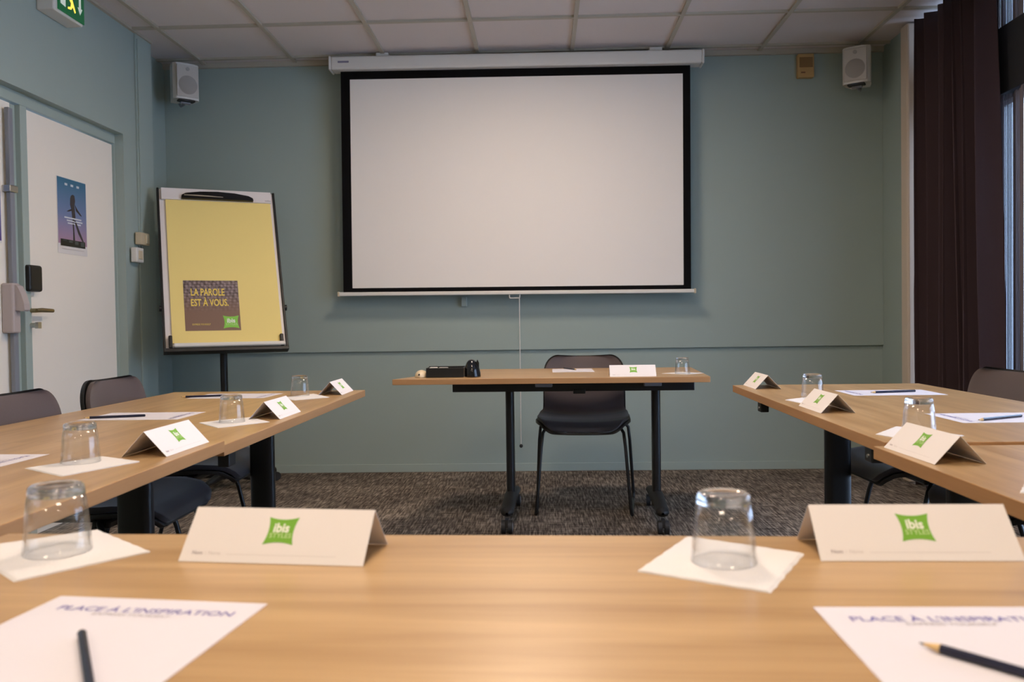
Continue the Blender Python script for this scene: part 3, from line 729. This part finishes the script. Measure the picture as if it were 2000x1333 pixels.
GL = [((113, 1081), 'F', 'clear glass upside down on the foreground table, left side', 1.03), ((1414, 1100), 'F', 'clear glass upside down on the foreground table, right of its middle', .97),
      ((158, 905), 'L2', 'clear glass upside down on the near left table', 1.0), ((453, 826), 'L1', 'clear glass upside down on the far left table, nearer one of two', 1.0),
      ((586, 774), 'L1', 'clear glass upside down on the far left table, further one of two', 1.0), ((1333, 731), 'B', 'clear glass upside down at the right end of the back table', 1.0),
      ((1587, 778), 'R1', 'clear glass upside down on the far right table, further one of two', 1.0), ((1795, 846), 'R1', 'clear glass upside down on the far right table, nearer one of two', 1.0)]
for (c_, k_, lb, kk) in GL:
    x, y = gpix(*c_, TZ[k_]); glass(x, y, TZ[k_], lb, kk)
# napkins
def napkin(corners, z, label, seed=0):
    # four corners on the table (metres), folded tissue: three thin layers
    rnd = random.Random(seed); m = MB()
    c = [Vector(q) for q in corners]; cen = sum(c, Vector((0, 0)))/4
    for l_ in range(3):
        k = 1-.012*l_; n = 14; ring = []
        for i in range(4):
            a, b = c[i], c[(i+1) % 4]
            for j in range(n):
                t = j/n; p = a+(b-a)*t; nrm = (p-cen).normalized()
                wv = .0008*math.sin(j*2.3+seed+i)+.0005*rnd.random(); p = cen+(p-cen)*k+nrm*wv+Vector((.0008*l_*(1 if seed % 2 else -1), .0006*l_)); ring.append(p)
        z0 = .0001+l_*.0005; z1 = z0+.0004; N = len(ring)
        v = [(p.x, p.y, z0) for p in ring]+[(p.x, p.y, z1) for p in ring]+[(cen.x, cen.y, z1), (cen.x, cen.y, z0)]
        m.add(v, [(i, (i+1) % N, (i+1) % N+N, i+N) for i in range(N)]+[(i+N, (i+1) % N+N, 2*N) for i in range(N)]+[((i+1) % N, i, 2*N+1) for i in range(N)], 0)
    o = m.build('paper_napkin', NAPK); 
    me = o.data
    for v in me.vertices: v.co.x -= cen.x; v.co.y -= cen.y
    o.location = (cen.x, cen.y, z)
    return tag(o, label, 'napkin', 'folded paper napkins under the glasses')
def npx(pts, z): return [tuple(onz(a, b, z)[:2]) for a, b in pts]
napkin(npx([(28, 1138), (292, 1080), (188, 1037), (-75, 1075)], TZ['F']), TZ['F'], 'white paper napkin under the left foreground glass', 1)
napkin(npx([(1247, 1118), (1505, 1160), (1571, 1083), (1345, 1050)], TZ['F']), TZ['F'], 'white paper napkin under the right foreground glass', 2)
napkin(npx([(48, 916), (120, 932), (273, 903), (200, 893)], TZ['L2']), TZ['L2'], 'white paper napkin under the glass on the near left table', 3)
napkin(npx([(388, 827), (425, 837), (527, 825), (490, 816)], TZ['L1']), TZ['L1'], 'white paper napkin under the nearer glass of the far left table', 4)
napkin(npx([(548, 778), (575, 783), (643, 777), (612, 770)], TZ['L1']), TZ['L1'], 'white paper napkin under the further glass of the far left table', 5)
napkin([(.565, 4.135), (.665, 4.04), (.765, 4.135), (.665, 4.235)], TZ['B'], 'white paper napkin under the glass on the back table', 6)
napkin(npx([(1533, 782), (1570, 790), (1640, 781), (1604, 773)], TZ['R1']), TZ['R1'], 'white paper napkin under the further glass of the far right table', 7)
napkin(npx([(1711, 850), (1800, 865), (1884, 852), (1752, 834)], TZ['R1']), TZ['R1'], 'white paper napkin under the nearer glass of the far right table', 8)
p = onz(1992, 964, TZ['R2']); napkin([(p.x, p.y), (p.x+.13, p.y-.07), (p.x+.19, p.y+.04), (p.x+.07, p.y+.11)], TZ['R2'], 'white paper napkin corner at the right edge on the near right table', 9)

# note sheets (A4) with printed heading
def sheet0():
    m = MB(); w, h = .105, .1485
    def srf(z): return lambda u, v: (-w+2*w*u, -h+2*h*v, z)
    m.box(-w, w, -h, h, 0, .0005, 0)
    I = Matrix.Translation
    m.text("PLACE À L'INSPIRATION", I((.002, h-.030, .0007)), width=.170, height=.0150, m=1, bold=.012)
    m.text("EXPRESS YOURSELF", I((-.004, h-.044, .0007)), width=.074, height=.0058, m=2)
    return m.build('note_sheet', [PAPER, INKP, INKG])
s0 = sheet0(); su = False
def sheet(x, y, z, rz, label):
    global su
    o = s0 if not su else s0.copy()
    if su: C.objects.link(o)
    su = True; place(o, (x, y, z+.0002), rz); return tag(o, label, 'paper sheet', 'printed white note sheets')
def sheet_corner(a, b, z, label):
    # a, b: top-left and top-right corners of the sheet in the photograph
    P, Q = onz(*a, z), onz(*b, z); an = math.atan2((Q-P).y, (Q-P).x); mid = (P+Q)/2
    dn = Vector((math.sin(an), -math.cos(an), 0)); p = mid+dn*.1485
    return sheet(p.x, p.y, z, an, label)
sheet_corner((118, 1166), (523.6, 1181.4), TZ['F'], 'white printed sheet at the lower left on the foreground table')
P = onz(1589, 1189, TZ['F']); an = math.radians(-.5); sheet(P.x+.105*math.cos(an)+.1485*math.sin(an), P.y-.1485+.001, TZ['F'], an, 'white printed sheet at the lower right on the foreground table')
sheet(-1.173, 3.27, TZ['L1'], math.radians(-93), 'white printed sheet on the far left table, further one of two')
sheet(-1.205, 2.57, TZ['L1'], math.radians(-90), 'white printed sheet on the far left table, nearer one of two')
sheet(-1.160, 1.63, TZ['L2'], math.radians(-92), 'white printed sheet on the near left table at the left edge')
sheet(.155, 4.49, TZ['B'], PI, 'white sheet lying on the back table in front of the chair')
sheet(1.165, 2.96, TZ['R1'], math.radians(89), 'white printed sheet on the far right table, further one of two')
sheet(1.150, 2.205, TZ['R1'], math.radians(90), 'white printed sheet on the far right table, nearer one of two')

# pencils
def pencil():
    t = thing('pencil', '', 'pencil'); r = .0040
    hexp = lambda rr: [(rr*math.cos(PI/3*i), rr*math.sin(PI/3*i)) for i in range(6)]
    M = Matrix.Rotation(PI/2, 4, 'Y')
    MB().prism(hexp(r), 0, .150, M=M).lathe([(.0001, -.0025), (r*.7, -.0018), (r*.95, 0)], 16, M=M).build('barrel', PENC, t, bevel=.0006)
    MB().cyl((.150, 0, 0), (.163, 0, 0), r*.93, .0011, n=16).build('wooden_tip', WOODB, t)
    MB().cyl((.163, 0, 0), (.167, 0, 0), .0011, .0002, n=10).build('graphite', RUB, t)
    return t
pc0 = pencil(); pu = False
def pencil_at(a, b, z, label):
    # a: blunt end, b: tip direction (metres)
    global pu
    o = pc0 if not pu else copy_tree(pc0)
    pu = True; d = Vector(b)-Vector(a)
    place(o, (a[0], a[1], z+.0007+.0037), math.atan2(d.y, d.x)); return tag(o, label, 'pencil', 'dark pencils on the note sheets')
def ez(px, py, k): p = onz(px, py, TZ[k]+.004); return (p.x, p.y)
a = ez(160, 1240, 'F'); b = ez(175, 1340, 'F'); pencil_at(a, b, TZ['F'], 'dark pencil on the lower left foreground sheet, blunt end up')
tp = ez(1795, 1257, 'F'); e2 = ez(2000, 1316, 'F'); d = (Vector(e2)-Vector(tp)).normalized()*.167; pencil_at(tuple(Vector(tp)+d), tp, TZ['F'], 'dark pencil pointing left on the lower right foreground sheet')
def pen2(tip, end, k, lb):
    t_ = Vector(ez(*tip, k)); e_ = Vector(ez(*end, k)); d = (e_-t_).normalized()*.167; pencil_at(tuple(t_+d), tuple(t_), TZ[k], lb)
pen2((163, 817), (288, 812), 'L1', 'dark pencil with pale tip on the nearer sheet of the far left table')
pen2((353, 776), (440, 773), 'L1', 'dark pencil on the further sheet of the far left table')
pen2((1700, 767), (1775, 764.5), 'R1', 'dark pencil on the further sheet of the far right table')
pen2((1910, 821), (1990, 813), 'R1', 'dark blue pencil on the nearer sheet of the far right table')
pen2((1126, 722.5), (1092, 718.5), 'B', 'dark pencil on the sheet of the back table')

# things at the left end of the back table
zB = TZ['B']
a, b = ony(832, 739, 4.03), ony(905, 739, 4.03)
t = thing('desk_tray', 'open black plastic box holding pale items on the back table', 'tray', ((a.x+b.x)/2, 4.09, zB+.0005))
w = (b.x-a.x)/2; bx = MB(); h_ = .045
bx.box(-w, w, -.055, -.051, 0, h_).box(-w, w, .051, .055, 0, h_+.003).box(-w, -w+.004, -.051, .051, 0, h_).box(w-.004, w, -.051, .051, 0, h_).box(-w+.004, w-.004, -.051, .051, 0, .004)
bx.build('box', BLACK, t, bevel=.0015)
tag(MB().box(a.x+.012, a.x+.050, 4.06, 4.09, zB+.006, zB+.0475).build('pale_item', WPLAS, bevel=.004), 'small pale item standing at the left inside the black box', 'desk item')  # unidentified pale item in the box
tag(MB().box(a.x+.055, a.x+.100, 4.06, 4.09, zB+.006, zB+.0465).build('remote_control', mat('pale grey plastic', (.42, .41, .40), .3), bevel=.004), 'pale grey flat item right of the smaller one inside the black box', 'desk item')
m = ony(822, 737, 4.06)
t = thing('computer_mouse', 'cream computer mouse beside the black box on the back table', 'mouse', (m.x, 4.08, zB+.0005), 0)
def ms(u, v):
    th = 2*PI*u; ph = v*PI/2
    return (.030*math.cos(th)*math.cos(ph), .052*math.sin(th)*math.cos(ph), .034*math.sin(ph)**.8 if ph > 0 else 0)
q = MB(); q.grid(ms, 32, 12); q.add([(.030*math.cos(2*PI*i/32), .052*math.sin(2*PI*i/32), 0) for i in range(32)], [tuple(range(32))[::-1]], 0)
q.build('shell', mat('aged cream plastic', (.72, .60, .42), .35), t, weld=True)
MB().cyl((-.004, -.047, .016), (-.004, -.053, .014), .004).build('scroll_wheel', RUB, t)
g = ony(923, 738, 4.05)
t = thing('desk_gadget', 'glossy black domed desk gadget standing right of the black box', 'desk gadget', (g.x, 4.07, zB+.0005))  # black domed gadget of unidentified use
def dm(u, v):
    th = 2*PI*u; s = math.sqrt(max(0, 1-v**2.3)); z = .083*v
    return (.038*math.cos(th)*s-.006*v, .048*math.sin(th)*s, z)
q = MB(); q.grid(dm, 40, 24); q.add([(.038*math.cos(2*PI*i/40), .048*math.sin(2*PI*i/40), 0) for i in range(40)], [tuple(range(40))[::-1]], 0)
q.build('dome', BLACKG, t, weld=True)
MB().prism([(.010, .052), (.030, .040), (.030, .066), (.022, .081), (.018, .070)], -.010, .010, M=Matrix(((1, 0, 0, 0), (0, 0, -1, 0), (0, 1, 0, 0), (0, 0, 0, 1)))).build('side_piece', BLACK, t, bevel=.001)
